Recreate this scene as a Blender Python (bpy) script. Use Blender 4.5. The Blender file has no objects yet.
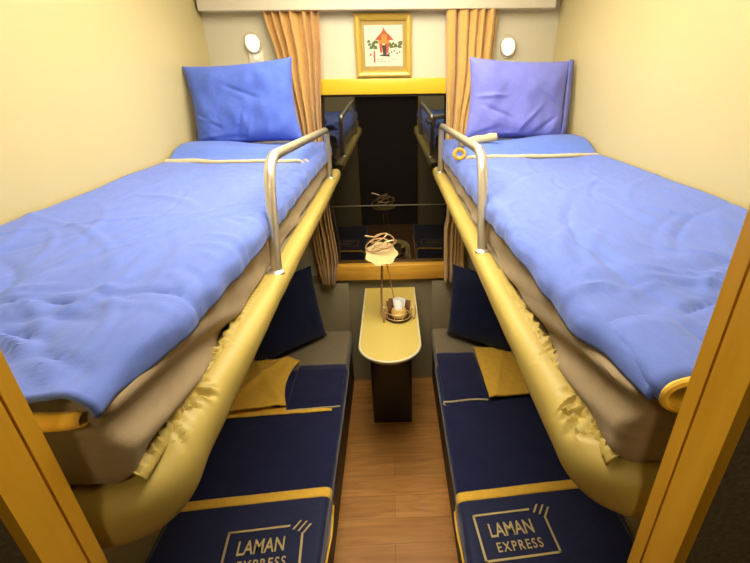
import bpy, bmesh, math, random
from mathutils import Vector, Matrix, noise
random.seed(7)
PI = math.pi
scene = bpy.context.scene
COL = scene.collection

# ------------------------------------------------------------------ helpers
def N3(x, y, z): return noise.noise(Vector((x, y, z)))
def lerp(a, b, t): return a + (b - a) * t
def clamp(x, a, b): return max(a, min(b, x))
def smooth(t):
    t = clamp(t, 0, 1); return t * t * (3 - 2 * t)
def curve(pts, x):
    if x <= pts[0][0]: return pts[0][1]
    for (x0, y0), (x1, y1) in zip(pts, pts[1:]):
        if x <= x1: return lerp(y0, y1, smooth((x - x0) / (x1 - x0)))
    return pts[-1][1]

def obj(name, bm, mats, parent=None, smooth_shade=True):
    me = bpy.data.meshes.new(name)
    bmesh.ops.recalc_face_normals(bm, faces=bm.faces)
    bm.to_mesh(me); bm.free()
    if not isinstance(mats, (list, tuple)): mats = [mats]
    for m in mats: me.materials.append(m)
    if smooth_shade:
        for p in me.polygons: p.use_smooth = True
        me.set_sharp_from_angle(angle=math.radians(42))
    o = bpy.data.objects.new(name, me); COL.objects.link(o)
    if parent: o.parent = parent
    return o

def tag(o, label, cat, group=None):
    o['label'] = label; o['category'] = cat
    if group: o['group'] = group
    return o
def struct(name, bm, mats, label=None, parent=None, smooth_shade=False):
    o = obj(name, bm, mats, parent, smooth_shade)
    if not parent:
        o['kind'] = 'structure'
        if label: o['label'] = label; o['category'] = name.split('_')[0]
    return o
def empty(name, loc):
    o = bpy.data.objects.new(name, None); COL.objects.link(o); o.location = loc
    o.empty_display_size = .05
    return o
def thing(name, loc, label, cat, group=None):
    return tag(empty(name, loc), label, cat, group)
def rel(o, root):
    """mesh was written in world coordinates; shift it into the frame of its root"""
    o.data.transform(Matrix.Translation(-Vector(root.location)))
    return o
def part(name, bm, mats, root, top=None, smooth_shade=True, label=None):
    o = obj(name, bm, mats, top or root, smooth_shade)
    rel(o, root)
    if label: o['label'] = label
    return o

def add_box(bm, x0, x1, y0, y1, z0, z1, mi=0):
    v = [bm.verts.new((x, y, z)) for x in (x0, x1) for y in (y0, y1) for z in (z0, z1)]
    for q in ((0, 1, 3, 2), (4, 6, 7, 5), (0, 4, 5, 1), (2, 3, 7, 6), (0, 2, 6, 4), (1, 5, 7, 3)):
        f = bm.faces.new([v[i] for i in q]); f.material_index = mi
    return v
def box(x0, x1, y0, y1, z0, z1, bev=0.0, seg=2):
    bm = bmesh.new()
    x0, x1 = min(x0, x1), max(x0, x1)
    add_box(bm, x0, x1, y0, y1, z0, z1)
    if bev: bmesh.ops.bevel(bm, geom=list(bm.edges), offset=bev, segments=seg, affect='EDGES', profile=.5)
    return bm

def add_grid(bm, fn, nu, nv, closed_u=False, closed_v=False, mi=0):
    rows = []
    for j in range(nv if closed_v else nv + 1):
        rows.append([bm.verts.new(fn(i / nu, j / nv)) for i in range(nu if closed_u else nu + 1)])
    for j in range(nv):
        for i in range(nu):
            a, b = rows[j], rows[(j + 1) % len(rows)]
            f = bm.faces.new((a[i], a[(i + 1) % len(a)], b[(i + 1) % len(b)], b[i])); f.material_index = mi
    return rows
def cap(bm, ring, mi=0):
    f = bm.faces.new(ring); f.material_index = mi; return f

def add_tube(bm, pts, r, seg=10, closed=False, caps=True, mi=0):
    pts = [Vector(p) for p in pts]; n = len(pts); rings = []
    up = None
    for i, p in enumerate(pts):
        if closed: t = pts[(i + 1) % n] - pts[i - 1]
        else: t = pts[min(i + 1, n - 1)] - pts[max(i - 1, 0)]
        t.normalize()
        if up is None:
            up = Vector((0, 0, 1)) if abs(t.z) < .9 else Vector((1, 0, 0))
        a = (up - t * up.dot(t)).normalized(); up = a
        b = t.cross(a)
        rr = r(i / (n - 1)) if callable(r) else r
        rings.append([bm.verts.new(p + a * rr * math.cos(2 * PI * k / seg) + b * rr * math.sin(2 * PI * k / seg)) for k in range(seg)])
    for i in range(n if closed else n - 1):
        A, B = rings[i], rings[(i + 1) % n]
        for k in range(seg):
            f = bm.faces.new((A[k], A[(k + 1) % seg], B[(k + 1) % seg], B[k])); f.material_index = mi
    if caps and not closed:
        cap(bm, rings[0], mi); cap(bm, rings[-1][::-1], mi)
def tube(pts, r, seg=10, closed=False):
    bm = bmesh.new(); add_tube(bm, pts, r, seg, closed); return bm
def round_path(pts, rad, n=8):
    pts = [Vector(p) for p in pts]; out = [pts[0]]
    for a, p, b in zip(pts, pts[1:], pts[2:]):
        da = (a - p).normalized(); db = (b - p).normalized()
        s, e = p + da * rad, p + db * rad
        for k in range(n + 1):
            t = k / n
            out.append(s * (1 - t) ** 2 + p * 2 * t * (1 - t) + e * t * t)
    out.append(pts[-1]); return out

def add_lathe(bm, prof, c, seg=28, mi=0):
    c = Vector(c); rings = []
    for r, z in prof:
        rings.append([bm.verts.new(c + Vector((r * math.cos(2 * PI * k / seg), r * math.sin(2 * PI * k / seg), z))) for k in range(seg)])
    for A, B in zip(rings, rings[1:]):
        for k in range(seg):
            f = bm.faces.new((A[k], A[(k + 1) % seg], B[(k + 1) % seg], B[k])); f.material_index = mi
    cap(bm, rings[0][::-1], mi); cap(bm, rings[-1], mi)
def lathe(prof, c, seg=28):
    bm = bmesh.new(); add_lathe(bm, prof, c, seg); return bm

def rounded_box(hx, hy, hz, r, nx=8, ny=8, nz=3, nr=4):
    """centred, soft-edged box with enough vertices to wrinkle"""
    def ticks(h, n):
        a = [-h + r * (1 - math.cos(PI / 2 * k / nr)) for k in range(nr)]
        m = [lerp(-h + r, h - r, k / n) for k in range(n + 1)]
        return a + m + [-q for q in reversed(a)]
    T = (ticks(hx, nx), ticks(hy, ny), ticks(hz, nz)); H = (hx, hy, hz)
    bm = bmesh.new()
    for ax in range(3):
        b, c = (ax + 1) % 3, (ax + 2) % 3
        for s in (-1, 1):
            rows = []
            for p in T[b]:
                row = []
                for q in T[c]:
                    v = [0, 0, 0]; v[ax] = s * H[ax]; v[b] = p; v[c] = q
                    v = Vector(v)
                    inn = Vector([clamp(v[k], -(H[k] - r), H[k] - r) for k in range(3)])
                    d = v - inn
                    row.append(bm.verts.new(inn + d.normalized() * r))
                rows.append(row)
            for A, B in zip(rows, rows[1:]):
                for i in range(len(A) - 1):
                    bm.faces.new((A[i], A[i + 1], B[i + 1], B[i]))
    bmesh.ops.remove_doubles(bm, verts=bm.verts, dist=1e-5)
    return bm

random_tab = [random.random() for _ in range(40)]
def pillow_mesh(w, h, t, M, seed=0, pinch=.09, n=30, wr=.006, droop=0.0):
    """cushion in its own XZ plane (Y = thickness), then moved by matrix M"""
    bm = bmesh.new()
    def side(s):
        def fn(u, v):
            a, b = 2 * u - 1, 2 * v - 1
            # pointed corners: edges bow inwards between them
            x = a * w / 2 * (1 - pinch * (1 - b * b) * a * a)
            z = b * h / 2 * (1 - pinch * (1 - a * a) * b * b)
            prof = max(0, (1 - a ** 4) * (1 - b ** 4)) ** .55
            y = s * (t / 2 * prof + .004)
            e = max(0, 1 - max(abs(a), abs(b)) ** 6)
            wv = wr * e * (N3(x * 9 + seed, z * 9, s * 3) + .6 * N3(x * 22, z * 14 + seed, s)
                           + 1.1 * max(0, -b) * N3((x - z * .8) * 16 + seed, seed, s))
            if s < 0:
                lo = smooth((.15 - b) / .7)
                wv += wr * e * .75 * lo * (1 - abs(math.sin((x + .02) * (17 - 9 * b) + 2.0 * N3(x * 5, z * 4, seed)))) ** 2
                for k in range(7):
                    x0 = (random_tab[(seed + k) % 40] - .5) * w * .8; z0 = (random_tab[(seed * 3 + k) % 40] - .65) * h * .7; an = (random_tab[(seed * 7 + k) % 40] - .3) * 2.4
                    al = (x - x0) * math.cos(an) + (z - z0) * math.sin(an); pe = -(x - x0) * math.sin(an) + (z - z0) * math.cos(an)
                    wv += wr * .75 * e * math.exp(-(pe / .007) ** 2) * max(0, 1 - (al / .09) ** 2) * (1 if k % 2 else -1)
            return Vector((x, y + s * wv, z))
        return fn
    add_grid(bm, side(1), n, n); add_grid(bm, side(-1), n, n)
    # sew the rim
    bmesh.ops.remove_doubles(bm, verts=bm.verts, dist=1e-5)
    bnd = [e for e in bm.edges if e.is_boundary]
    bmesh.ops.bridge_loops(bm, edges=bnd)
    bm.transform(M)
    return bm

# ------------------------------------------------------------------ materials
def nodes_of(name):
    m = bpy.data.materials.new(name); m.use_nodes = True
    nt = m.node_tree; return m, nt, nt.nodes['Principled BSDF'], nt.nodes, nt.links
def plain(name, col, rough=.6, metal=0, bump=0, bscale=200, var=0, vscale=6, spec=.5, sheen=0, coord='Object', stretch=(1, 1, 1), coat=0):
    m, nt, b, N, L = nodes_of(name)
    b.inputs['Base Color'].default_value = (*col, 1); b.inputs['Roughness'].default_value = rough
    b.inputs['Metallic'].default_value = metal; b.inputs['Specular IOR Level'].default_value = spec
    b.inputs['Sheen Weight'].default_value = sheen; b.inputs['Coat Weight'].default_value = coat
    if bump or var:
        tc = N.new('ShaderNodeTexCoord'); mp = N.new('ShaderNodeMapping'); L.new(tc.outputs[coord], mp.inputs[0])
        mp.inputs['Scale'].default_value = stretch
    if var:
        n = N.new('ShaderNodeTexNoise'); n.inputs['Scale'].default_value = vscale; n.inputs['Detail'].default_value = 5
        L.new(mp.outputs[0], n.inputs['Vector'])
        r = N.new('ShaderNodeValToRGB')
        r.color_ramp.elements[0].position = .3; r.color_ramp.elements[1].position = .7
        r.color_ramp.elements[0].color = (*[c * (1 - var) for c in col], 1)
        r.color_ramp.elements[1].color = (*[min(1, c * (1 + var)) for c in col], 1)
        L.new(n.outputs['Fac'], r.inputs[0]); L.new(r.outputs[0], b.inputs['Base Color'])
    if bump:
        n2 = N.new('ShaderNodeTexNoise'); n2.inputs['Scale'].default_value = bscale; n2.inputs['Detail'].default_value = 3
        L.new(mp.outputs[0], n2.inputs['Vector'])
        bp = N.new('ShaderNodeBump'); bp.inputs['Strength'].default_value = bump; bp.inputs['Distance'].default_value = .01
        L.new(n2.outputs['Fac'], bp.inputs['Height']); L.new(bp.outputs[0], b.inputs['Normal'])
    return m
def fabric(name, col, rough=.85, var=.06, wr=.35, wscale=5, stretch=(1, 1, 1), sheen=.15):
    """woven cloth: fine weave plus soft creases"""
    m, nt, b, N, L = nodes_of(name)
    b.inputs['Roughness'].default_value = rough; b.inputs['Specular IOR Level'].default_value = .25
    b.inputs['Sheen Weight'].default_value = sheen
    tc = N.new('ShaderNodeTexCoord'); mp = N.new('ShaderNodeMapping'); mp.inputs['Scale'].default_value = stretch
    L.new(tc.outputs['Object'], mp.inputs[0])
    n = N.new('ShaderNodeTexNoise'); n.inputs['Scale'].default_value = 40; n.inputs['Detail'].default_value = 6
    L.new(mp.outputs[0], n.inputs['Vector'])
    r = N.new('ShaderNodeValToRGB')
    r.color_ramp.elements[0].position = .3; r.color_ramp.elements[1].position = .7
    r.color_ramp.elements[0].color = (*[c * (1 - var) for c in col], 1)
    r.color_ramp.elements[1].color = (*[min(1, c * (1 + var)) for c in col], 1)
    L.new(n.outputs['Fac'], r.inputs[0]); L.new(r.outputs[0], b.inputs['Base Color'])
    w = N.new('ShaderNodeTexNoise'); w.inputs['Scale'].default_value = wscale; w.inputs['Detail'].default_value = 4; w.inputs['Distortion'].default_value = .8
    L.new(mp.outputs[0], w.inputs['Vector'])
    f = N.new('ShaderNodeTexNoise'); f.inputs['Scale'].default_value = 500
    L.new(tc.outputs['Object'], f.inputs['Vector'])
    b1 = N.new('ShaderNodeBump'); b1.inputs['Strength'].default_value = wr; b1.inputs['Distance'].default_value = .03
    b2 = N.new('ShaderNodeBump'); b2.inputs['Strength'].default_value = .12; b2.inputs['Distance'].default_value = .003
    L.new(w.outputs['Fac'], b1.inputs['Height']); L.new(f.outputs['Fac'], b2.inputs['Height'])
    L.new(b1.outputs[0], b2.inputs['Normal']); L.new(b2.outputs[0], b.inputs['Normal'])
    return m
def wood(name, c0, c1, axis='z', rough=.4, scale=6, plank=None, coat=.1):
    m, nt, b, N, L = nodes_of(name)
    b.inputs['Roughness'].default_value = rough; b.inputs['Coat Weight'].default_value = coat
    tc = N.new('ShaderNodeTexCoord'); mp = N.new('ShaderNodeMapping'); L.new(tc.outputs['Object'], mp.inputs[0])
    s = {'x': (.12, 1, 1), 'y': (1, .12, 1), 'z': (1, 1, .12)}[axis]
    mp.inputs['Scale'].default_value = s
    n = N.new('ShaderNodeTexNoise'); n.inputs['Scale'].default_value = scale * 8; n.inputs['Detail'].default_value = 8; n.inputs['Distortion'].default_value = 1.2
    L.new(mp.outputs[0], n.inputs['Vector'])
    r = N.new('ShaderNodeValToRGB'); r.color_ramp.elements[0].position = .3; r.color_ramp.elements[1].position = .72
    r.color_ramp.elements[0].color = (*c0, 1); r.color_ramp.elements[1].color = (*c1, 1)
    L.new(n.outputs['Fac'], r.inputs[0])
    out = r.outputs[0]
    if plank:
        br = N.new('ShaderNodeTexBrick'); br.inputs['Scale'].default_value = 1
        br.inputs['Brick Width'].default_value = plank[0]; br.inputs['Row Height'].default_value = plank[1]
        br.inputs['Mortar Size'].default_value = .0012; br.inputs['Mortar Smooth'].default_value = .2
        br.inputs['Color1'].default_value = (1.06, 1.04, 1.0, 1); br.inputs['Color2'].default_value = (.88, .86, .84, 1)
        br.inputs['Mortar'].default_value = (.55, .5, .45, 1)
        L.new(tc.outputs['Object'], br.inputs['Vector'])
        mx = N.new('ShaderNodeMix'); mx.data_type = 'RGBA'; mx.blend_type = 'MULTIPLY'; mx.inputs[0].default_value = 1
        L.new(out, mx.inputs[6]); L.new(br.outputs['Color'], mx.inputs[7]); out = mx.outputs[2]
    L.new(out, b.inputs['Base Color'])
    return m
def emit(name, col, s):
    m, nt, b, N, L = nodes_of(name)
    b.inputs['Base Color'].default_value = (.9, .9, .85, 1)
    b.inputs['Emission Color'].default_value = (*col, 1); b.inputs['Emission Strength'].default_value = s
    return m

M_WALL = plain('cream laminate', (.55, .455, .205), .45, bump=.02, bscale=30, var=.02, vscale=3)
M_BACK = plain('grey cream laminate', (.60, .55, .37), .5, bump=.02, bscale=30)
M_PELM = plain('pale cream panel', (.66, .59, .40), .5)
M_LOWW = plain('olive grey panel', (.32, .27, .145), .55, var=.05)
M_CEIL = plain('ceiling white', (.80, .76, .64), .6)
M_FLOOR = wood('laminate floor', (.46, .195, .042), (.68, .335, .088), 'x', .38, 3, (.9, .12))
M_JAMB = wood('orange varnished wood', (.66, .33, .016), (.76, .40, .026), 'z', .35, 4)
M_GROOVE = plain('dark wood groove', (.10, .03, .006), .6)
M_SILL = wood('honey wood', (.66, .32, .030), (.82, .46, .060), 'x', .35, 4)
M_YEL = plain('yellow painted trim', (.70, .46, .016), .35)
M_DARK = plain('dark brown carpet wall', (.16, .115, .06), .9, bump=.4, bscale=250, var=.25, vscale=180)
M_CORR = plain('dark corridor panel', (.030, .020, .012), .7)
M_RUB = plain('dark window rubber', (.035, .016, .008), .5)
M_BAR = plain('pale window bar', (.16, .13, .08), .4, metal=.5)
m, nt, b, N, L = nodes_of('night black window glass'); M_GLASS = m
b.inputs['Base Color'].default_value = (.006, .005, .004, 1); b.inputs['Roughness'].default_value = .015  # near-black base stands in for the night darkness behind the pane
b.inputs['IOR'].default_value = 2.1
M_BLUE = fabric('royal blue cotton', (.118, .185, .56), .75, wr=.42, wscale=4.5, stretch=(1.7, .6, 1))
M_BLUEP = fabric('blue pillow cotton', (.075, .135, .52), .75, wr=.4, wscale=5)
M_BLUEV = fabric('violet blue pillow cotton', (.165, .18, .54), .75, wr=.4, wscale=5)
M_BSHEET = fabric('blue sheet cotton', (.098, .175, .56), .75, wr=.3, wscale=4)
M_HEM = fabric('cream hem tape', (.58, .48, .26), .8, wr=.1)
M_GOLD = fabric('mustard lining', (.96, .56, .06), .8, wr=.25, wscale=10)
M_GOLDB = plain('bright gold lining', (.78, .50, .05), .7, bump=.1, bscale=120)
M_SHEET = fabric('beige fitted sheet', (.36, .265, .14), .8, wr=.5, wscale=4, stretch=(1, .5, 2))
M_VINYL = plain('yellow vinyl', (.50, .375, .088), .48, bump=.10, bscale=14, var=.06, vscale=5, spec=.3)
M_PLAT = plain('berth underside', (.35, .30, .19), .6)
M_NAVY = fabric('navy fleece', (.008, .011, .056), .8, wr=.2, wscale=6, sheen=.3)
M_NAVYR = fabric('navy velvet throw', (.011, .016, .066), .6, wr=.2, wscale=6, sheen=.5)
M_NAVYP = fabric('navy pillow cotton', (.009, .015, .056), .75, wr=.35, wscale=6)
M_SEAT = fabric('taupe seat vinyl', (.27, .21, .115), .6, wr=.1)
M_BASE = plain('dark bench panel', (.035, .022, .012), .6)
M_CHROME = plain('brushed chrome tube', (.84, .78, .62), .30, metal=.85)
M_TABLE = plain('pale yellow laminate', (.70, .53, .115), .35, var=.02, vscale=4)
M_TEDGE = plain('white table edging', (.80, .72, .42), .4)
M_PED = plain('black brown pedestal', (.022, .016, .011), .3)
M_CURT = fabric('gold curtain cloth', (.62, .37, .10), .7, wr=.1, sheen=.3)
M_FRAME = plain('gilt frame', (.62, .43, .075), .35, metal=.35)
M_MAT = plain('gold mat board', (.36, .24, .05), .6)
M_PAPER = plain('cream print paper', (.62, .56, .40), .7)
M_ROSE = plain('rust ink', (.40, .075, .02), .8)
M_ORNG = plain('orange ink', (.55, .20, .03), .8)
M_GREEN = plain('olive ink', (.09, .12, .03), .8)
M_INK = plain('dark ink', (.05, .035, .03), .8)
M_GREYI = plain('grey ink', (.42, .38, .30), .8)
M_COPPER = plain('copper gold wire', (.86, .58, .32), .35, metal=.7)
M_CREAMP = plain('cream enamel plate', (.74, .58, .24), .4)
M_DWOOD = plain('dark wood disc', (.05, .025, .012), .4)
M_AMBER = plain('amber glass jar', (.72, .46, .13), .12, spec=.7)
M_WHITE = plain('white paper', (.85, .82, .74), .6)
M_BROWNP = plain('brown sachet paper', (.25, .12, .05), .6)
M_PLATE = plain('ivory plastic', (.80, .74, .54), .4)
M_LOGO = plain('pale gold print', (.66, .50, .20), .55)
M_LAMP = emit('warm lamp glass', (1, .88, .66), 1.5)
M_CLIGHT = emit('ceiling diffuser', (1, .91, .76), 12.3)
M_DLIGHT = emit('corridor fill diffuser', (1, .82, .55), 75)  # glow of the added corridor fill lamp

# ------------------------------------------------------------------ room
XW, YB, ZC = .828, 2.34, 2.40
YF0, YF1 = .256, .311           # doorway wall, corridor face and room face
struct('floor', box(-1.3, 1.3, -1.0, YB + .08, -.05, 0), M_FLOOR, 'brown wood laminate floor of the aisle')
struct('ceiling', box(-1.3, 1.3, -1.0, YB + .08, ZC, ZC + .05), M_CEIL, 'pale ceiling over the compartment')
struct('wall_left', box(-XW - .06, -XW, YF1, YB + .08, 0, ZC), M_WALL, 'cream laminate wall beside the left berths')
struct('wall_right', box(XW, XW + .06, YF1, YB + .08, 0, ZC), M_WALL, 'cream laminate wall beside the right berths')
WX0, WX1, WZ0, WZ1 = -.40, .42, .80, 1.765
bm = bmesh.new()
add_box(bm, -XW, WX0, YB, YB + .08, .78, ZC); add_box(bm, WX1, XW, YB, YB + .08, .78, ZC)
add_box(bm, WX0, WX1, YB, YB + .08, WZ1, ZC)
add_box(bm, -XW, XW, YB, YB + .08, 0, .78, 1); add_box(bm, WX0, WX1, YB, YB + .08, .78, WZ0, 1)
struct('wall_back', bm, [M_BACK, M_LOWW], 'grey cream end wall around the dark window')
# front wall with the doorway the photograph looks through
DX0, DX1, DZ = -.307, .295, 2.02
bm = bmesh.new()
T_ = .002
for x0, x1, z0 in ((-1.3, DX0 - .012, 0), (DX1 + .012, 1.3, 0), (DX0 - .012, DX1 + .012, DZ + .012)):
    add_box(bm, x0, x1, YF0 + .004, YF0 + .03, z0, ZC, 1)
    add_box(bm, max(x0, -XW - .06), min(x1, XW + .06), YF0 + .03, YF1 - .001, z0, ZC, 0)
struct('wall_front', bm, [M_WALL, M_DARK], 'dark corridor-side wall around the doorway')
bm = bmesh.new()
add_box(bm, -1.36, -1.3, -1.0, YF0, 0, ZC); add_box(bm, 1.3, 1.36, -1.0, YF0, 0, ZC); add_box(bm, -1.36, 1.36, -1.06, -1.0, 0, ZC)
struct('wall_corridor', bm, M_CORR, 'dark corridor wall behind the doorway')
# door frame: two jambs and a head, each with a dark groove near its inner edge
root = empty('door_1', (0, .28, 0)); root['kind'] = 'structure'; root['label'] = 'orange varnished door frame in the near corners'
for s, xj in ((-1, DX0), (1, DX1)):
    bm = bmesh.new(); ya, yg0, yg1, yb = YF0, YF1 - .0195, YF1 - .0165, YF1
    add_box(bm, *sorted((xj, xj + s * .012)), ya, yg0, 0, DZ); add_box(bm, *sorted((xj, xj + s * .012)), yg1, yb, 0, DZ)
    add_box(bm, *sorted((xj + s * .004, xj + s * .012)), yg0, yg1, 0, DZ, 1)
    part('jamb', bm, [M_JAMB, M_GROOVE], root, smooth_shade=False)
bm = bmesh.new(); add_box(bm, DX0 - .012, DX1 + .012, YF0, YF1, DZ, DZ + .012)
part('head_jamb', bm, M_JAMB, root, smooth_shade=False)

# window
root = empty('window_1', (0, YB, WZ0)); root['kind'] = 'structure'; root['label'] = 'dark night window with honey wood sill and yellow head trim'
bm = bmesh.new(); fr = .012
gx0, gx1, gz0, gz1 = -.40, .42, .84, 1.765
add_box(bm, gx0, gx1, YB + .004, YB + .03, gz1 - .014, gz1); add_box(bm, gx0, gx1, YB + .004, YB + .03, gz0 - .02, gz0 + .006)
add_box(bm, gx0, -.318, YB + .002, YB + .03, gz0, gz1 - .014); add_box(bm, .335, gx1, YB + .002, YB + .03, gz0, gz1 - .014)
part('window_frame', bm, M_RUB, root, smooth_shade=False)
part('pane', box(-.319, .336, YB + .018, YB + .024, gz0, gz1 - .012), M_GLASS, root, smooth_shade=False)
part('mullion', box(-.318, .335, YB + .010, YB + .018, 1.190, 1.195, .001), M_BAR, root)
part('window_sill', box(-.42, .44, YB - .035, YB + .02, .755, .848, .008), M_SILL, root)
bm = box(-.42, .44, YB - .016, YB + .0, 1.762, 1.834, .004)
part('head_trim', bm, M_YEL, root)
# pelmet across the top of the end wall
struct('trim_1', box(-XW + .012, XW - .040, 2.27, YB, 2.112, ZC, .004), M_PELM, 'cream pelmet box above the curtains')

# ceiling lamp (above the frame of the photograph, the room's main light)
root = thing('ceiling_light', (0, 1.25, ZC), 'flat rectangular ceiling lamp over the aisle', 'ceiling lamp')
part('housing', box(-.44, .44, .73, 1.97, ZC - .03, ZC, .006), M_PLATE, root)
part('diffuser', box(-.42, .42, .75, 1.95, ZC - .036, ZC - .029, .003), M_CLIGHT, root)

root = thing('corridor_fill', (0, -.55, ZC), 'small added fill lamp in the dark corridor behind the doorway', 'ceiling lamp')  # unseen lamp, added to lift the dark wall beside the jambs
part('housing', lathe([(.09, 0), (.09, .02), (.08, .025)], (0, -.55, ZC - .025)), M_PLATE, root)
part('diffuser', lathe([(.05, -.012), (.072, -.006), (.075, .001)], (0, -.55, ZC - .025)), M_DLIGHT, root)

# ------------------------------------------------------------------ upper berths
BXC, BZC, BR = .266, 1.389, .027     # bolster centre line and radius
BY0, BY1 = .372, 2.285
ZT = 1.532                            # mattress top
def berth(s):
    side = 'left' if s < 0 else 'right'
    root = thing('upper_berth', (s * .55, 1.3, 1.36),
                 f'upper berth on the {side} wall with padded yellow vinyl edge and chrome rail', 'berth', 'upper berths')
    part('platform', box(s * .285, s * (XW - .002), BY0 + .01, 2.250, 1.362, 1.405, .006), M_PLAT, root)
    # padded edge: down the aisle side, round the near corner, to the wall
    path = round_path([(s * BXC, BY1, BZC), (s * BXC, BY0, BZC), (s * (XW - .006), BY0, BZC)], .060, 12)
    dense = []
    for a, b in zip(path, path[1:]):
        n = max(1, int((b - a).length / (.003 if min(a.y, b.y) < BY0 + .1 else .006)))
        for k in range(n): dense.append(a.lerp(b, k / n))
    dense.append(path[-1])
    dense = [p for k, p in enumerate(dense) if p.y < .95 or k % 4 == 0]
    rnd = random.Random(5 if s < 0 else 9)
    pinch = [(rnd.uniform(-.30, .09), rnd.uniform(.9, 2.5), rnd.uniform(.35, .8), rnd.uniform(.003, .0055), rnd.uniform(.004, .0085), rnd.uniform(-.02, .02)) for _ in range(26)]
    bm = bmesh.new(); rings = []; seg = 36
    n = len(dense)
    for i, p in enumerate(dense):
        t = (dense[min(i + 1, n - 1)] - dense[max(i - 1, 0)]).normalized()
        out = Vector((t.y, -t.x, 0)) * (1 if s < 0 else -1)   # away from the mattress
        if s < 0: out = Vector((-t.y, t.x, 0))
        else: out = Vector((t.y, -t.x, 0))
        endf = min(1, (i + .4) / 2.5); endf = math.sqrt(max(0, 1 - (1 - endf) ** 2))
        near = smooth((.75 - p.y) / .35)
        ring = []
        for k in range(seg):
            a = 2 * PI * k / seg
            ca, sa = math.cos(a), math.sin(a)
            ex = .78
            cx = math.copysign(abs(ca) ** ex, ca); cz = math.copysign(abs(sa) ** ex, sa)
            nb = smooth((.90 - p.y) / .48); r = (BR + .0155 * nb) * (.35 + .65 * endf)
            sd = abs(p.x) - BXC if p.y < BY0 + .02 else BY0 - p.y      # distance run from the corner
            w = 0
            if near > 0 and sd < .14:
                for d0, a0, sp, wd, dp, sl in pinch:
                    da = (a - a0) / sp
                    if abs(da) < 1:
                        x_ = (sd - d0 - sl * da) / wd
                        if abs(x_) < 4: w += dp * near * (1 - da * da) * (-math.exp(-x_ * x_) + .45 * math.exp(-(abs(x_) - 1.6) ** 2))
            w += .0012 * N3(p.x * 20, p.y * 14, a)
            ring.append(bm.verts.new(p + out * (r + w) * cx + Vector((s * .019 * nb, 0, (r + w) * cz - .008 * nb - (.016 if s < 0 else .004) * smooth((.46 - p.y) / .08)))))
        rings.append(ring)
    for A, B in zip(rings, rings[1:]):
        for k in range(seg): bm.faces.new((A[k], A[(k + 1) % seg], B[(k + 1) % seg], B[k]))
    cap(bm, rings[0]); cap(bm, rings[-1][::-1])
    bol = part('padded_edge', bm, M_VINYL, root)
    # gathered cover puckering up between edge and mattress near the corner
    def g(u, v):
        yy = lerp(.365, .95, u); fade = 1 - smooth((yy - .55) / .4)
        q = lerp(.288, .262, v) + .012 * smooth((.90 - yy) / .48) * v
        ph = yy * 330 + 5 * math.sin(yy * 31) + v * 2
        nb = smooth((.90 - yy) / .48); z = BZC + BR + .0075 * nb + .000 + (.007 * (1 - v) * fade) + .0030 * fade * (1 - v * .6) * math.sin(ph) + .007 * fade * (1 - v) * N3(yy * 22, v * 2, s * 5)
        if v > .7: z -= (v - .7) * .03
        return Vector((s * (q + (.004 * fade * math.sin(ph * .7) + .006 * fade * N3(yy * 40, s, 3)) * (1 - v)), yy, z))
    bm = bmesh.new(); add_grid(bm, g, 150, 8)
    o = part('gathered_cover', bm, M_VINYL, root, bol)
    md = o.modifiers.new('t', 'SOLIDIFY'); md.thickness = .002
    # chrome safety rail
    if s < 0: pts = [(-.264, 2.050, 1.400), (-.264, 2.035, 1.629), (-.264, 1.040, 1.672), (-.264, .968, 1.400)]
    else: pts = [(.264, 2.128, 1.400), (.264, 2.128, 1.630), (.264, 1.155, 1.660), (.264, 1.075, 1.400)]
    p2 = round_path(pts[:3], .035, 8)[:-1]; p3 = round_path(pts[1:], .075, 12)[1:]
    rl = part('safety_rail', tube(p2 + p3, .0135, 16), M_CHROME, root)
    for q in (pts[0], pts[3]):
        part('rail_foot', lathe([(.020, 0), (.020, .008), (.015, .012)], (q[0], q[1], BZC + BR - .008)), M_CHROME, root, rl)
    return root
for s in (-1, 1): berth(s)

# mattresses in beige fitted sheets
MY0, MY1, MX0, MX1 = .356, 2.252, .284, XW - .006
def mattress(s):
    side = 'left' if s < 0 else 'right'
    hx, hy, hz = (MX1 - MX0) / 2, (MY1 - MY0) / 2, (ZT - 1.412) / 2
    bm = rounded_box(hx, hy, hz, .020, 14, 150, 14, 4)
    c = Vector((s * (MX0 + MX1) / 2, (MY0 + MY1) / 2, (ZT + 1.412) / 2))
    for v in bm.verts:
        p = v.co + c; d = MX0 - abs(p.x)
        q = abs(p.x)
        if q < MX0 + .03:           # aisle side: slack, slanting folds
            k = (1 - (q - MX0) / .03); zz = (p.z - 1.412) / .12
            near = smooth((1.15 - p.y) / .8)
            am = (.003 + .009 * near) * k * (1 - .55 * zz)
            f = math.sin(p.y * 15 + zz * 8.5 + 2.6 * N3(p.y * 3, zz, s)) + .45 * math.sin(p.y * 34 + zz * 14 + 3 * N3(p.y * 4, 2, s))
            p.x -= s * (am * f - .007 * k * near * max(0, 1 - zz * 3))
        if p.y < MY0 + .03:
            p.y += .004 * N3(p.x * 14, p.z * 8, 3)
        if p.z > ZT - .03: p.z += .003 * N3(p.x * 5, p.y * 5, s)
        v.co = p
    o = obj('mattress', bm, M_SHEET)
    tag(o, f'mattress in a beige fitted sheet on the {side} upper berth', 'mattress', 'mattresses')
    return o
for s in (-1, 1): mattress(s)

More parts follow.
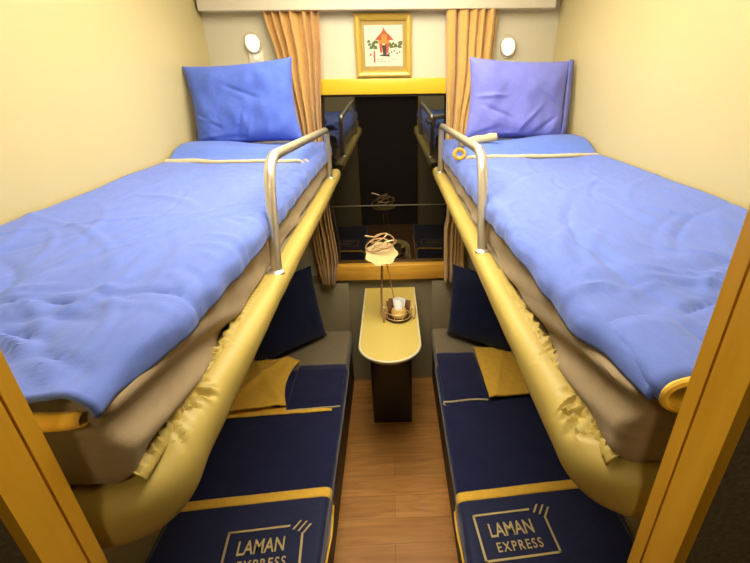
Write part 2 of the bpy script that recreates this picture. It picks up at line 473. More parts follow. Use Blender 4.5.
# upper blankets
HEML = [(.34, 1.533), (.46, 1.518), (.60, 1.510), (.9, 1.500), (1.6, 1.500), (2.2, 1.490)]
HEMR = [(.34, 1.540), (.40, 1.530), (.52, 1.514), (.74, 1.512), (1.1, 1.498), (1.7, 1.492), (2.2, 1.480)]
random.seed(11)
CREASE = {-1: [], 1: []}
for _s in (-1, 1):
    for k in range(26):     # long soft pulls running down and across the bed
        q0 = random.uniform(.33, .76); y0 = random.uniform(.45, 1.55); a = random.gauss(1.15, .35) * (1 if random.random() < .75 else -1)
        CREASE[_s].append((q0, y0, a, random.uniform(.10, .32), random.uniform(.006, .014), random.uniform(.0025, .006) * random.choice((1, 1, -1))))
    for k in range(16):     # bunching near the corridor end and along the edge
        q0 = random.uniform(.30, .55); y0 = random.uniform(.37, .60); a = random.gauss(.25, .35)
        CREASE[_s].append((q0, y0, a, random.uniform(.05, .12), random.uniform(.005, .010), random.uniform(.003, .007) * random.choice((1, -1))))
    for k in range(24):
        y0 = random.uniform(.6, 1.8)
        CREASE[_s].append((random.uniform(.29, .33), y0, random.gauss(.5, .5), random.uniform(.03, .07), random.uniform(.005, .009), random.uniform(.002, .0045) * random.choice((1, -1))))
def creases(s, q, y):
    t = 0
    for q0, y0, a, L, w, h in CREASE[s]:
        dq, dy = q - q0, y - y0
        if abs(dq) > L + .05 or abs(dy) > L + .05: continue
        al = dq * math.cos(a) + dy * math.sin(a); pe = -dq * math.sin(a) + dy * math.cos(a) + .25 * al * al / L
        t += h * math.exp(-(pe / w) ** 2) * max(0, 1 - (al / L) ** 2)
    return t
def blanket_pt(s, u, v, lift=0.0):
    """u: wall 0 .. hem 1 over the aisle edge; v: near end 0 .. far end 1"""
    y = lerp(.347, 2.235, v)
    zh = curve(HEML if s < 0 else HEMR, y)
    top = ZT + .015 + lift
    nr_ = smooth((.72 - y) / .36)
    BQ = .277 + .020 * smooth((.56 - y) / .24)
    wallz = 1.556 + lift
    r = lerp(.026, .014, nr_)
    drop = max(.004, top - r - zh)
    Lq = (XW - .008) - (BQ + r); arc = r * PI / 2
    tot = Lq + arc + drop; d = u * tot
    pk = 0
    if d <= Lq:
        q = XW - .008 - d; z = lerp(wallz, top, smooth(d / .15)); nx, nz = 0, 1
    elif d <= Lq + arc:
        a = (d - Lq) / r; q = BQ + r - r * math.sin(a); z = top - r + r * math.cos(a); nx, nz = -math.sin(a), math.cos(a)
    else:
        q = BQ; z = top - r - (d - Lq - arc); nx, nz = -1, 0
    # creases: long ones along the berth, sideways ones by the near end, puffiness
    f = .002 + .005 * N3(q * 4 + 7 * s, y * 2.2, 1) + .0035 * N3(q * 13 - y * 3, y * 3.5 + 4 * s, 2)
    ne = smooth((.75 - y) / .4)
    f += ne * .006 * N3(q * 5 + s, y * 18 + q * 6, 3)
    lw = smooth((1.25 - y) / .7) if s < 0 else .45
    f += lw * .0035 * math.sin((q + y * .55) * 24 + 3 * N3(q * 4, y * 2, 9)) * smooth((q - .33) / .1)
    if s > 0: f += .006 * math.exp(-((y - .62 - (q - .4) * .3) / .035) ** 2) * smooth((q - .30) / .08) * smooth((.66 - q) / .08)
    f += creases(s, q, y)
    f = max(f, -.008)
    f += .003 * (nz < .5) * math.sin(y * 42 + 4 * N3(y * 3, 0, s))
    z += nz * f; q += nx * max(f, -.003) * .8
    return Vector((s * q, y, z))
def upper_blanket(s):
    side = 'left' if s < 0 else 'right'
    if s < 0: lab = 'royal blue blanket spread over the left upper mattress, gold fold tucked under its near end'
    else: lab = 'royal blue blanket on the right upper mattress, near end rolled to show bright gold lining'
    root = thing('blanket', (s * .55, 1.1, ZT + .01), lab, 'blanket', 'upper blankets')
    bm = bmesh.new(); add_grid(bm, lambda u, v: blanket_pt(s, u, v), 120, 230)
    o = part('cover', bm, M_BLUE, root)
    md = o.modifiers.new('t', 'SOLIDIFY'); md.thickness = .006; md.offset = 1
    # make sure solidify goes outwards: normals up
    up = sum(p.normal.z for p in o.data.polygons)
    if up < 0: o.data.flip_normals()
    # turned-back flap towards the pillow
    def flap(u, v):
        y = lerp(1.675, 1.955, v) + (.012 * N3(u * 3, 1, s) * (1 - v))
        q = lerp(XW - .012, .279, u)
        e = smooth((q - .277) / .05)
        rise = .010 + .018 * smooth(v / .35) + .012 * math.sin(PI * clamp(v, 0, 1)) + .022 * smooth((q - .46) / .3) * v
        z = ZT + .022 + rise * (.35 + .65 * e) + .005 * N3(q * 9, y * 9, s) - (1 - e) * .028
        return Vector((s * q, y, z))
    bm = bmesh.new(); add_grid(bm, flap, 40, 20)
    o = part('folded_flap', bm, M_BSHEET, root)
    up = sum(p.normal.z for p in o.data.polygons)
    if up < 0: o.data.flip_normals()
    md = o.modifiers.new('t', 'SOLIDIFY'); md.thickness = .012; md.offset = -1
    pts = [flap(k / 40, 0) + Vector((0, -.003, -.004)) for k in range(41)]
    if s < 0:   # loose loop of hem tape on the aisle side
        e = pts[-3]; pts = pts[:-2] + [e + Vector((.012, .012, .004)), e + Vector((.006, .03, .008)), e + Vector((-.05, .035, .006)), e + Vector((-.12, .022, .003))]
    part('hem_tape', tube(pts, (lambda t: .0072 + .007 * (1 - smooth(t / .4))) if s < 0 else .0080, 8), M_HEM, root, o)
    if s > 0:
        part('hem_roll', tube([(.282 + .019 * math.cos(a), 1.664 + .004 * math.sin(a), 1.574 + .016 * math.sin(a)) for a in [2 * PI * k / 24 for k in range(24)]], .0075, 8, True), M_GOLDB, root, o)
    # gold lining showing at the near end
    if s > 0:
        cx, cz, ax, az, y0, y1 = .338, 1.545, .043, .0200, .334, .46
        def loop(a, k=1.0): return Vector((cx + ax * k * math.cos(a), 0, cz + az * k * math.copysign(abs(math.sin(a)) ** .8, math.sin(a))))
        bm = bmesh.new(); add_grid(bm, lambda u, v: loop(2 * PI * u, 1.12) + Vector((0, lerp(y0 + .002, y1, v), 0)), 36, 6, closed_u=True)
        o = part('rolled_end', bm, M_BLUE, root); md = o.modifiers.new('t', 'SOLIDIFY'); md.thickness = .002
        bm = bmesh.new(); add_grid(bm, lambda u, v: loop(2 * PI * u, .96) + Vector((.0012 * N3(u * 9, v * 3, 1), lerp(y0, y1, v), .0015 * N3(u * 9, v * 5, 5))), 36, 8, closed_u=True)
        l = part('gold_lining', bm, M_GOLDB, root, o); md = l.modifiers.new('t', 'SOLIDIFY'); md.thickness = .002
        part('gold_binding', tube([loop(2 * PI * k / 40, 1.02) + Vector((0, y0, 0)) for k in range(40)], .0045, 8, True), M_GOLDB, root, o)
    else:
        bm = bmesh.new()
        def fold(u, v):
            q = lerp(.300, .47, u); a = PI * v
            return Vector((-q, .352 - .016 * math.sin(a) * (.6 + .4 * smooth((q - .29) / .03)), 1.526 + .010 * math.cos(a) * smooth((q - .285) / .02) + .002 * N3(q * 20, v, 1)))
        add_grid(bm, fold, 24, 10)
        o = part('gold_lining', bm, M_GOLD, root); md = o.modifiers.new('t', 'SOLIDIFY'); md.thickness = .002
    return root
for s in (-1, 1): upper_blanket(s)

# upper pillows standing against the head end
def RX(a): return Matrix.Rotation(a, 4, 'X')
def RY(a): return Matrix.Rotation(a, 4, 'Y')
def RZ(a): return Matrix.Rotation(a, 4, 'Z')
Mx = Matrix.Translation((-.592, 1.995, 1.741)) @ RX(math.radians(-12)) @ RY(math.radians(-4.5)) @ RZ(math.radians(2))
o = obj('pillow', pillow_mesh(.452, .335, .13, Mx, 3, .08, 60, .011), M_BLUEP); tag(o, 'plain blue pillow standing at the head of the left upper berth', 'pillow', 'upper pillows')
Mx = Matrix.Translation((.580, 2.022, 1.738)) @ RX(math.radians(-12)) @ RY(math.radians(3.2)) @ RZ(math.radians(-2))
root = thing('pillow', (.575, 2.0, 1.58), 'violet blue pillow with an open flange edge at the head of the right upper berth', 'pillow', 'upper pillows')
part('cover', pillow_mesh(.440, .335, .12, Mx, 11, .07, 60, .011), M_BLUEV, root)
bm = bmesh.new()
def fl(u, v):
    a = lerp(-1, 1, v); x = .200 + .030 * u; z = a * .166 * (1 + .03 * u)
    return Mx @ Vector((x, -.030 + .030 * u * u + .006 * N3(a * 4, u, 3) - .012 * (1 - abs(a)), z))
add_grid(bm, fl, 8, 26); o = part('flange', bm, M_BLUEV, root); md = o.modifiers.new('t', 'SOLIDIFY'); md.thickness = .004

# rolled cream cloth lying by the rail of the right berth
bm = bmesh.new(); ax0, ax1 = Vector((.296, 1.778, 1.598)), Vector((.447, 1.795, 1.618))
pts = [ax0.lerp(ax1, k / 10) for k in range(11)]
add_tube(bm, pts, lambda t: .0165 + .0015 * math.sin(t * 17), 14)
root = thing('rolled_cloth', (.385, 1.80, 1.590), 'small cream cloth roll lying on the bed beside the right chrome rail', 'cloth')
part('roll', bm, M_HEM, root)
sp = [ax1 + (ax1 - ax0).normalized() * .001 + Vector((0, math.cos(t) * .009 * (1 - t / 16), math.sin(t) * .009 * (1 - t / 16))) for t in [k * .5 for k in range(26)]]
part('spiral_edge', tube(sp, .0012, 6), M_WHITE, root)

# ------------------------------------------------------------------ lower berths
ZS = .412
LX0 = .250
def lower(s):
    side = 'left' if s < 0 else 'right'
    root = thing('lower_berth', (s * .54, 1.3, 0), f'low seat berth with taupe cushion along the {side} wall', 'berth', 'lower berths')
    part('base', box(s * (LX0 + .012), s * (XW - .002), .345, 2.335, 0, .30, .004), M_BASE, root)
    bm = rounded_box((XW - .004 - LX0) / 2, (2.312 - .345) / 2, .056, .016, 6, 20, 2, 3)
    bm.transform(Matrix.Translation((s * (LX0 + XW - .004) / 2, (2.312 + .345) / 2, ZS - .056)))
    part('seat_cushion', bm, M_SEAT, root)
    part('end_panel', box(s * LX0, s * (XW - .002), 2.314, 2.336, .30, .735, .004), M_LOWW, root)
for s in (-1, 1): lower(s)

def slab(fn, nu, nv, th, name, mat, root, top=None, off=1):
    bm = bmesh.new(); add_grid(bm, fn, nu, nv)
    o = part(name, bm, mat, root, top)
    if sum(p.normal.z for p in o.data.polygons) < 0: o.data.flip_normals()
    md = o.modifiers.new('t', 'SOLIDIFY'); md.thickness = th; md.offset = off
    return o
def drape(q, base, edge, hang):
    """height of cloth lying to q = edge, and hanging past it"""
    return base

def lower_blanket(s):
    side = 'left' if s < 0 else 'right'
    lab = ('navy blanket on the left lower berth, its gold corner folded back in a rumpled triangle' if s < 0 else
           'navy blanket on the right lower berth, its gold corner folded back in a neat square')
    root = thing('blanket', (s * .54, 1.3, ZS), lab, 'blanket', 'lower blankets')
    def main(u, v):
        y = lerp(.37, 1.90, v); q = lerp(XW - .02, LX0 - .004, u)
        z = ZS + .010 + .004 * N3(q * 6, y * 5, s) + .003 * N3(q * 17, y * 13, s * 3)
        z = max(z, ZS + .003)
        return Vector((s * q, y, z))
    def main2(u, v):
        if u < .93: return main(u / .93, v)
        p = main(1, v); t = (u - .93) / .07
        return Vector((s * (LX0 - .004 - .006 * math.sin(t * PI / 2)), p.y, p.z - .035 * t * t - .006 * t))
    slab(main2, 56, 70, .007, 'cover', M_NAVY, root)
    yf = 1.925 if s < 0 else 2.00
    yn = 1.585 if s < 0 else 1.608
    # turned-back part, navy side
    def flap(u, v):
        q = lerp(.50 if s < 0 else .46, LX0 - .002, u)
        y = lerp(yn, yf, v) + (.022 * u - .008 if s < 0 else .006 * math.sin(u * 5)) * (1 - v)
        z = ZS + .026 + .010 * smooth(min(v, 1 - v) / .2) + .003 * N3(q * 12, y * 10, s * 2)
        return Vector((s * q, y, z))
    f = slab(flap, 30, 26, .010, 'turned_back_flap', M_NAVY, root, None, -1)
    pts = [flap(k / 30, 0) + Vector((0, -.004, -.003)) for k in range(31)]
    if s > 0:
        e = pts[-1]; pts = pts + [e + Vector((-.004, -.004, -.006)), e + Vector((.006, -.016, -.011)), e + Vector((.06, -.020, -.013))]
    part('hem_tape', tube(pts, .0042 if s < 0 else .005, 8), M_HEM, root, f)
    # gold lining of the folded corner
    if s < 0:
        def gl(u, v):
            a = Vector((-.790, 1.550, 0)).lerp(Vector((-.500, 1.590, 0)), u); b = Vector((-.765, 1.945, 0)).lerp(Vector((-.515, 1.955, 0)), u)
            p = a.lerp(b, v); p.x -= .035 * u * math.sin(PI * v) - .012 * u * v
            d = (u - v * .9 + .15)
            z = ZS + .040 + .014 * math.exp(-(d / .10) ** 2) + .010 * math.exp(-((u + v - 1.1) / .12) ** 2) + .006 * N3(p.x * 14, p.y * 14, 4) + .012 * smooth(u / .3) * smooth((1 - u) / .15)
            return Vector((p.x, p.y, z))
        slab(gl, 34, 34, .006, 'gold_lining', M_GOLD, root, None, -1)
        def st(u, v):
            x = lerp(-.775, -.285, u); w = lerp(.085, .012, u)
            y = lerp(1.535 + .030 * u, 1.535 + .030 * u + w, v) + .004 * N3(x * 9, 0, 1)
            return Vector((x, y, ZS + .0255 + .003 * N3(x * 16, y * 16, 2)))
        slab(st, 40, 6, .004, 'gold_facing', M_GOLD, root, None, -1)
    else:
        def gl(u, v):
            q = lerp(.465, .80, u); y = lerp(1.605 + .03 * u, 2.03, v) + .010 * (1 - u) * (v - .5)
            z = ZS + .046 + .005 * N3(q * 10, y * 10, 7) + .006 * math.exp(-((q - .50 - (y - 1.62) * .33) / .012) ** 2) - .010 * (v > .97)
            return Vector((q, y, z))
        slab(gl, 40, 36, .010, 'gold_lining', M_GOLD, root, None, -1)
    return root
for s in (-1, 1): lower_blanket(s)

# throws with the printed frame across the foot of the lower berths
ZR = ZS + .026
def logo(root, top, cx, cy, rot, z):
    bm = bmesh.new(); T = .0075
    M = Matrix.Translation((cx, cy, z)) @ RZ(rot)
    def quad(pts):
        v0 = [bm.verts.new(M @ Vector((x, y, 0))) for x, y in pts]; v1 = [bm.verts.new(M @ Vector((x, y, .0012))) for x, y in pts]
        n = len(pts); bm.faces.new(v1); bm.faces.new(v0[::-1])
        for k in range(n): bm.faces.new((v0[k], v0[(k + 1) % n], v1[(k + 1) % n], v1[k]))
    w, h = .128, .084
    quad([(-w, -h), (w, -h), (w, -h + T), (-w, -h + T)])                    # bottom
    quad([(-w, -h), (-w + T, -h), (-w + T, h), (-w, h)])                    # left
    quad([(-w, h - T), (w - .050, h - T), (w - .046, h), (-w, h)])          # top, stops short
    quad([(w - T, -h), (w, -h), (w, h - .030), (w - T, h - .036)])          # right, stops short
    for k in range(3):                                                       # three slashes in the open corner
        x = w - .040 + k * .018; y = h - .018 - k * .008; l = .038 + .004 * (k == 1)
        dx, dy = l * .62, l * .80
        quad([(x, y), (x + .007, y - .001), (x + .007 + dx, y + dy), (x + dx, y + dy)])
    o = part('printed_frame', bm, M_LOGO, root, top, smooth_shade=False)
    for txt, size, wid, ox, oy, off in (('LAMAN', .070, .152, -.008, -.004, .0016), ('EXPRESS', .046, .154, .002, -.056, .0008)):
        cu = bpy.data.curves.new('t', 'FONT'); cu.body = txt; cu.size = size; cu.align_x = 'CENTER'; cu.extrude = .0006; cu.offset = off * .45
        cu.space_character = 1.0 if txt == 'LAMAN' else 1.25
        t = bpy.data.objects.new('t', cu); COL.objects.link(t)
        bpy.context.view_layer.update()
        me = bpy.data.meshes.new_from_object(t.evaluated_get(bpy.context.evaluated_depsgraph_get()))
        bpy.data.objects.remove(t); bpy.data.curves.remove(cu)
        xs = [v.co.x for v in me.vertices]; sc_ = wid / (max(xs) - min(xs)); mid = (max(xs) + min(xs)) / 2
        me.transform(M @ Matrix.Translation((ox, oy, .0006)) @ Matrix.Diagonal((sc_, 1.0, 1, 1)) @ Matrix.Translation((-mid, 0, 0)))
        me.transform(Matrix.Translation(-Vector(root.location)))
        me.materials.clear(); me.materials.append(M_LOGO)
        q = bpy.data.objects.new('printed_lettering', me); COL.objects.link(q); q.parent = top
def throw(s):
    side = 'left' if s < 0 else 'right'
    lab = ('navy throw with gold border and printed frame across the foot of the left lower berth' if s < 0 else
           'navy throw with gold border and printed frame across the foot of the right lower berth')
    root = thing('bed_throw', (s * .54, .75, ZS), lab, 'throw', 'printed throws')
    def far(q): return (1.143 - .050 * (q - .23) / .6) if s < 0 else (1.092 + .055 * (q - .23) / .6)
    def sh(q, y):
        return ZR + .0025 * N3(q * 5, y * 6, s * 4) * (1 if (q < .28 or q > .60 or y > 1.04) else .15)
    E0 = LX0 - .014
    def fn(u, v):
        uu = u / .80
        if u <= .80:
            q = lerp(XW - .03, E0 + .022, uu); y = lerp(.40, far(q), v); z = sh(q, y)
        else:
            t = (u - .80) / .20; q0 = E0 + .022; y = lerp(.40, far(q0), v)
            d = t * .115
            if d < .0346: a = d / .022; q = q0 - .022 * math.sin(a); z = sh(q0, y) - .022 + .022 * math.cos(a)
            else: q = E0 - .004 * math.sin(y * 26) * (d - .0346) / .08 * .8; z = sh(q0, y) - .022 - (d - .0346)
        return Vector((s * q, y, z))
    body = slab(fn, 60, 60, .006, 'cover', M_NAVYR, root, None, -1)
    def band(u, v):
        p = fn(u, lerp(.945, 1.0, v)); n = Vector((0, 0, .0022)) if u < .80 else Vector((-s * .0022, 0, .001))
        return p + n + Vector((0, .004, .001 * N3(u * 40, v, 1)))
    slab(band, 60, 4, .0035, 'gold_border', M_GOLD, root, body, -1)
    pts = [fn(1, k / 30) + Vector((-s * .003, 0, 0)) for k in range(31)]
    part('gold_hem', tube(pts, .0045, 8), M_GOLD, root, body)
    if s < 0: logo(root, body, -.432, .905, math.radians(5), ZR + .0012)
    else: logo(root, body, .412, .932, math.radians(5), ZR + .0012)
for s in (-1, 1): throw(s)

# navy pillows propped in the window corners of the lower berths
def lower_pillow(s, p0, p1, top0, lab, seed):
    p0, p1, top0 = Vector(p0), Vector(p1), Vector(top0)
    ex = (p1 - p0); w = ex.length; ex.normalize()
    up = (top0 - p0); up = up - ex * up.dot(ex); h = up.length; up.normalize()
    ey = up.cross(ex); c = p0 + ex * w / 2 + up * h / 2
    M = Matrix(((ex.x, ey.x, up.x, c.x), (ex.y, ey.y, up.y, c.y), (ex.z, ey.z, up.z, c.z), (0, 0, 0, 1)))
    o = obj('pillow', pillow_mesh(w, h, .12, M, seed, .06), M_NAVYP)
    tag(o, lab, 'pillow', 'navy lower pillows')
lower_pillow(-1, (-.395, 2.235, .428), (-.735, 1.93, .428), (-.50, 2.27, .86), 'navy pillow propped in the corner of the left lower berth', 21)
lower_pillow(1, (.335, 2.215, .428), (.68, 1.97, .428), (.385, 2.235, .87), 'navy pillow propped in the corner of the right lower berth', 33)

# ------------------------------------------------------------------ curtains
def curtain(s):
    if s < 0:
        oe = [(.74, -.392), (.97, -.420), (1.17, -.428), (1.58, -.445), (1.90, -.490), (2.125, -.530)]
        ie = [(.74, -.318), (.90, -.296), (1.2, -.318), (1.58, -.322), (2.0, -.292), (2.125, -.286)]
    else:
        oe = [(.74, .425), (.82, .438), (1.15, .440), (1.58, .455), (1.90, .530), (2.125, .540)]
        ie = [(.74, .318), (1.06, .314), (1.15, .326), (1.58, .308), (2.125, .292)]
    nf = 5.5
    def fn(u, v):
        z = lerp(2.125, .748, v)
        a, b = curve(ie, z), curve(oe, z); x = lerp(a, b, u)
        w = abs(b - a)
        ph = 2 * PI * nf * u + 1.3 * math.sin(u * 9 + s) + .7 * N3(u * 3, z * 1.2, s * 2)
        y = 2.298 + .021 * math.sin(ph) + .006 * math.sin(ph * 2.1 + z * 2) + .004 * N3(u * 5, z * 3, 8)
        return Vector((x + .006 * math.cos(ph) * w / .24, min(y, 2.322) if z > .86 else min(y, 2.322) - .018, z))
    bm = bmesh.new(); add_grid(bm, fn, 120, 70)
    side = 'left' if s < 0 else 'right'
    o = obj('curtain', bm, M_CURT); md = o.modifiers.new('t', 'SOLIDIFY'); md.thickness = .002
    tag(o, f'gold curtain hanging in folds on the {side} side of the window', 'curtain', 'window curtains')
for s in (-1, 1): curtain(s)

# ------------------------------------------------------------------ reading lamps
def lamp(cx, cz, lab, tilt):
    root = thing('reading_lamp', (cx, YB, cz), lab, 'lamp', 'reading lamps')
    def oval(prof, mi=0):
        bm = bmesh.new(); rings = []
        for r, y in prof:
            rings.append([bm.verts.new((cx + .78 * r * math.cos(a) * math.cos(tilt) - r * math.sin(a) * math.sin(tilt),
                                        YB - y, cz + r * math.sin(a) * math.cos(tilt) + .78 * r * math.cos(a) * math.sin(tilt)))
                          for a in [2 * PI * k / 32 for k in range(32)]])
        for A, B in zip(rings, rings[1:]):
            for k in range(32): bm.faces.new((A[k], A[(k + 1) % 32], B[(k + 1) % 32], B[k]))
        cap(bm, rings[0]); cap(bm, rings[-1]); return bm
    part('base_ring', oval([(.048, 0), (.050, .008), (.045, .016), (.036, .018)]), M_CHROME, root)
    part('glass', oval([(.037, .016), (.035, .028), (.026, .038), (.012, .043)]), M_LAMP, root)
    return root
lamp(-.612, 1.988, 'glowing oval reading lamp above the plain blue pillow', math.radians(16))
lamp(.598, 1.962, 'glowing oval reading lamp above the violet blue pillow', math.radians(-4))
for x_, z_, lab in ((-.606, 1.925, 'small ivory switch plate under the lamp above the plain blue pillow'), (.605, 1.868, 'small ivory switch plate under the lamp above the violet blue pillow')):
    root = thing('switch_plate', (x_, YB, z_), lab, 'switch', 'switch plates')
    part('plate', box(x_ - .034, x_ + .034, YB - .008, YB, z_ - .035, z_ + .035, .003), M_PLATE, root)
    part('rocker', box(x_ - .014, x_ + .014, YB - .012, YB - .007, z_ - .010, z_ + .018, .002), M_WHITE, root)

# ------------------------------------------------------------------ picture
PX0, PX1, PZ0, PZ1 = -.132, .134, 1.838, 2.104
root = thing('framed_picture', (0, YB, PZ0), 'small gilt framed print of a red pavilion hung above the window', 'picture')
bm = bmesh.new(); prof = [(0, 0), (0, .020), (.010, .026), (.020, .022), (.028, .012), (.028, 0)]
cs = [(PX0, PZ0, 1, 1), (PX1, PZ0, -1, 1), (PX1, PZ1, -1, -1), (PX0, PZ1, 1, -1)]
rings = [[bm.verts.new((x + sx * d, YB - h - .001, z + sz * d)) for d, h in prof] for x, z, sx, sz in cs]
for k in range(4):
    A, B = rings[k], rings[(k + 1) % 4]
    for i in range(len(prof)): bm.faces.new((A[i], A[(i + 1) % len(prof)], B[(i + 1) % len(prof)], B[i]))
part('frame', bm, M_FRAME, root, smooth_shade=False)
part('mat_board', box(PX0 + .022, PX1 - .022, YB - .007, YB - .002, PZ0 + .022, PZ1 - .022), M_MAT, root, smooth_shade=False)
bm = bmesh.new(); ix0, ix1, iz0, iz1 = PX0 + .050, PX1 - .050, PZ0 + .056, PZ1 - .056
ix0, ix1, iz0, iz1 = PX0 + .044, PX1 - .042, PZ0 + .048, PZ1 - .046
add_box(bm, ix0, ix1, YB - .0085, YB - .0065, iz0, iz1, 0)
yl = [YB - .0086]
def ink(pts, mi):
    yl[0] -= .00002
    bm.faces.new([bm.verts.new((lerp(ix0, ix1, x), yl[0], lerp(iz0, iz1, z))) for x, z in pts]).material_index = mi
random.seed(4)
for k in range(26):   # trees either side
    l = k % 2; cx, cz = (random.uniform(.04, .34), random.uniform(.44, .62)) if l else (random.uniform(.64, .97), random.uniform(.46, .60))
    ink([(cx - .05, cz - .03), (cx + .05, cz - .02), (cx + .04, cz + .03), (cx - .01, cz + .045)], 3)
ink([(.40, .34), (.46, .34), (.47, .66), (.36, .66), (.38, .58)], 1); ink([(.56, .30), (.62, .34), (.66, .66), (.52, .66)], 1)
ink([(.36, .56), (.66, .56), (.62, .72), (.41, .72)], 2); ink([(.27, .64), (.77, .64), (.70, .72), (.62, .80), (.42, .80), (.34, .72)], 1)
ink([(.42, .78), (.62, .78), (.54, .88), (.51, .95), (.48, .88)], 1); ink([(.44, .60), (.60, .60), (.58, .78), (.46, .78)], 2)
ink([(.48, .28), (.56, .28), (.57, .52), (.46, .52)], 4)
for k in range(5):
    x = .62 + .07 * k; z = .30 + .03 * (k % 3); ink([(x, z), (x + .035, z), (x + .04, z + .035), (x + .005, z + .04)], 4)
ink([(.38, .26), (.66, .24), (.64, .30), (.42, .29)], 4)
for k in range(4): ink([(.22 + .012 * (k % 2), .10 + .07 * k), (.27, .10 + .07 * k), (.265, .17 + .07 * k), (.225, .17 + .07 * k)], 1)
ink([(.13, .26), (.17, .26), (.17, .32), (.13, .32)], 1)
for k in range(8):
    x = .32 + .09 * (k % 4) + .2 * (k > 5); z = .10 + .055 * (k // 4); ink([(x, z), (x + .07, z + .01), (x + .06, z + .035), (x, z + .03)], 5)
part('print', bm, [M_PAPER, M_ROSE, M_ORNG, M_GREEN, M_INK, M_GREYI], root, smooth_shade=False)

# ------------------------------------------------------------------ table
root = thing('folding_table', (0, 2.0, 0), 'narrow pale yellow table with rounded end under the window', 'table')
TX, TY, TZ = .142, 1.705, .707
TC = -.004
out = [Vector((TC - TX, 2.300, 0))] + [Vector((TC - TX * math.cos(a), TY - .140 * math.sin(a), 0)) for a in [PI * k / 28 for k in range(29)]] + [Vector((TC + TX, 2.300, 0))]
def prism(poly, z0, z1):
    bm = bmesh.new(); a = [bm.verts.new((p.x, p.y, z0)) for p in poly]; b_ = [bm.verts.new((p.x, p.y, z1)) for p in poly]
    n = len(poly); bm.faces.new(b_); bm.faces.new(a[::-1])
    for k in range(n): bm.faces.new((a[k], a[(k + 1) % n], b_[(k + 1) % n], b_[k]))
    return bm
inner = [Vector((TC + (p.x - TC) * .975, p.y + .003 * (p.y < TY), 0)) for p in out]
part('tabletop', prism(inner, TZ - .024, TZ), M_TABLE, root)
ed = bmesh.new(); add_tube(ed, [Vector((p.x, p.y, TZ - .0065)) for p in out], .0068, 10)
part('edging', ed, M_TEDGE, root)
part('pedestal', box(-.118, .108, 1.925, 2.305, 0, TZ - .025, .012, 3), M_PED, root)

# two tier wire stand with its load
SX, SY = .040, 1.945
root = thing('serving_stand', (SX, SY, TZ), 'two tier copper wire serving stand on the table under the window', 'stand')
part('base_plate', lathe([(.062, 0), (.066, .004), (.066, .012), (.060, .015)], (SX, SY, TZ)), M_DWOOD, root)
rim = bmesh.new()
for zz, r in ((.020, .067), (.055, .074)):
    add_tube(rim, [(SX + r * math.cos(a), SY + r * math.sin(a), TZ + zz) for a in [2 * PI * k / 36 for k in range(36)]], .0022, 6, True)
for k in range(10):
    a = 2 * PI * k / 10
    add_tube(rim, [(SX + .067 * math.cos(a), SY + .067 * math.sin(a), TZ + .02), (SX + .074 * math.cos(a), SY + .074 * math.sin(a), TZ + .055)], .0018, 5)
part('wire_basket', rim, M_COPPER, root)
ux, uz = -.036, 1.085
post = round_path([(SX - .074, SY - .05, TZ + .003), (SX - .085, SY - .01, TZ + .12), (SX - .076, SY, TZ + .25), (ux, SY, uz - .055)], .05, 8)
part('post', tube(post, .0055, 8), M_COPPER, root)
post2 = round_path([(SX - .01, SY + .066, TZ + .02), (SX - .03, SY + .05, TZ + .15), (ux + .02, SY + .01, uz - .05)], .05, 8)
part('post', tube(post2, .003, 8), M_COPPER, root)
for sx in (-1, 1):
    part('handle_loop', tube([(SX + sx * (.078 + .012 * math.cos(a)), SY - .02 + .012 * math.cos(a), TZ + .045 + .034 * math.sin(a)) for a in [2 * PI * k / 20 for k in range(20)]], .003, 6, True), M_COPPER, root)
# flower-shaped upper plate
bm = bmesh.new()
def plate(u, v):
    a = 2 * PI * u; r = .078 * (1 + .06 * math.cos(7 * a)) * v
    return Vector((ux + r * math.cos(a), SY + r * math.sin(a) * .9, uz - .035 + .016 * v * v * v + .42 * r * math.sin(a)))
add_grid(bm, plate, 84, 10, closed_u=True); bmesh.ops.remove_doubles(bm, verts=bm.verts, dist=1e-5)
o = part('upper_plate', bm, M_CREAMP, root); md = o.modifiers.new('t', 'SOLIDIFY'); md.thickness = .003
wire = bmesh.new()
for k, (dx, dz, r, t) in enumerate(((.012, .040, .052, .3), (-.020, .020, .055, 1.2), (.015, .015, .060, 2.3), (-.01, .055, .040, .9))):
    add_tube(wire, [(ux + dx + r * math.cos(a), SY + .02 + .5 * r * math.sin(a) * math.cos(t), uz + dz + .55 * r * math.sin(a + .4 * k)) for a in [2 * PI * q / 30 for q in range(30)]], .0032, 6, True)
add_tube(wire, [(ux - .075, SY, uz + .075), (ux - .05, SY, uz + .07), (ux - .02, SY + .01, uz + .062)], .004, 6)
part('wire_loops', wire, M_COPPER, root)
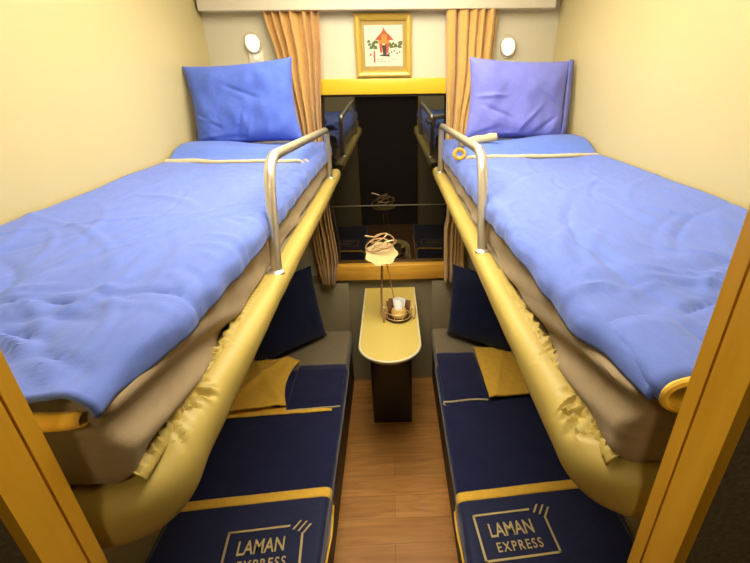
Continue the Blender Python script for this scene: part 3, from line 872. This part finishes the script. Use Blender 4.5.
# contents
o = obj('glass_jar', lathe([(.034, 0), (.040, .006), (.041, .030), (.036, .042), (.030, .048)], (SX + .004, SY - .012, TZ + .0155)), M_AMBER)
tag(o, 'squat amber jar on the lower tier of the wire stand', 'jar')
def sachet(x, y, z, w, h, rot, tilt, mat, lab, grp):
    bm = bmesh.new(); Mx = Matrix.Translation((x, y, z)) @ RZ(rot) @ RX(tilt)
    for sg in (1, -1):
        add_grid(bm, lambda u, v: Mx @ Vector(((u - .5) * w, sg * (.0045 * (16 * u * (1 - u) * v * (1 - v)) ** .7 + .0004), (v - .5) * h)), 8, 8)
    bmesh.ops.bridge_loops(bm, edges=[e for e in bm.edges if e.is_boundary])
    o = obj('sachet', bm, mat); tag(o, lab, 'sachet', grp)
for k, (dx, dy, dz, rt, ti) in enumerate(((-.008, .010, .085, .3, -.5), (.008, .000, .090, -.4, -.35), (.0, -.016, .082, .1, -.75), (.022, .012, .080, -.7, -.3))):
    sachet(SX + dx, SY + dy, TZ + dz, .034, .05, rt, ti, M_WHITE, 'white paper sachet heaped on the lower tier of the wire stand', 'white sachets')
for k, (dx, dy, dz, rt, ti) in enumerate(((-.045, .022, .060, .6, -.3), (-.034, .036, .066, .2, -.2), (.050, .026, .058, -.5, -.2))):
    sachet(SX + dx, SY + dy, TZ + dz, .03, .055, rt, ti, M_BROWNP, 'brown paper sachet tucked behind the amber jar', 'brown sachets')

# ------------------------------------------------------------------ camera, world, view
f_px, cx_px, cy_px = 429.504, 405.43, 283.879
pa, ya, ra = .44989, -.02877, -.01323
B3 = Matrix(((1, 0, 0), (0, 0, -1), (0, 1, 0)))
Rx = Matrix(((1, 0, 0), (0, math.cos(pa), -math.sin(pa)), (0, math.sin(pa), math.cos(pa))))
Ry = Matrix(((math.cos(ya), 0, math.sin(ya)), (0, 1, 0), (-math.sin(ya), 0, math.cos(ya))))
Rz = Matrix(((math.cos(ra), -math.sin(ra), 0), (math.sin(ra), math.cos(ra), 0), (0, 0, 1)))
W = (Rz @ Rx @ Ry @ B3).transposed()         # world from camera (x right, y down, z forward)
cam = bpy.data.cameras.new('camera'); co = bpy.data.objects.new('camera', cam); COL.objects.link(co)
m4 = Matrix.Identity(4)
for i in range(3):
    m4[i][0] = W[i][0]; m4[i][1] = -W[i][1]; m4[i][2] = -W[i][2]
m4[0][3], m4[1][3], m4[2][3] = .0234, 0, 1.8405
co.matrix_world = m4
cam.sensor_fit = 'HORIZONTAL'; cam.sensor_width = 36; cam.lens = f_px / 750 * 36
cam.shift_x = (375 - cx_px) / 750; cam.shift_y = (cy_px - 281.5) / 750
cam.clip_start = .02
scene.camera = co
w = bpy.data.worlds.new('night'); scene.world = w; w.use_nodes = True
w.node_tree.nodes['Background'].inputs[0].default_value = (.004, .005, .008, 1)
scene.view_settings.view_transform = 'Standard'; scene.view_settings.look = 'None'
scene.view_settings.gamma = 1; scene.view_settings.use_curve_mapping = False
scene.view_settings.exposure = 0
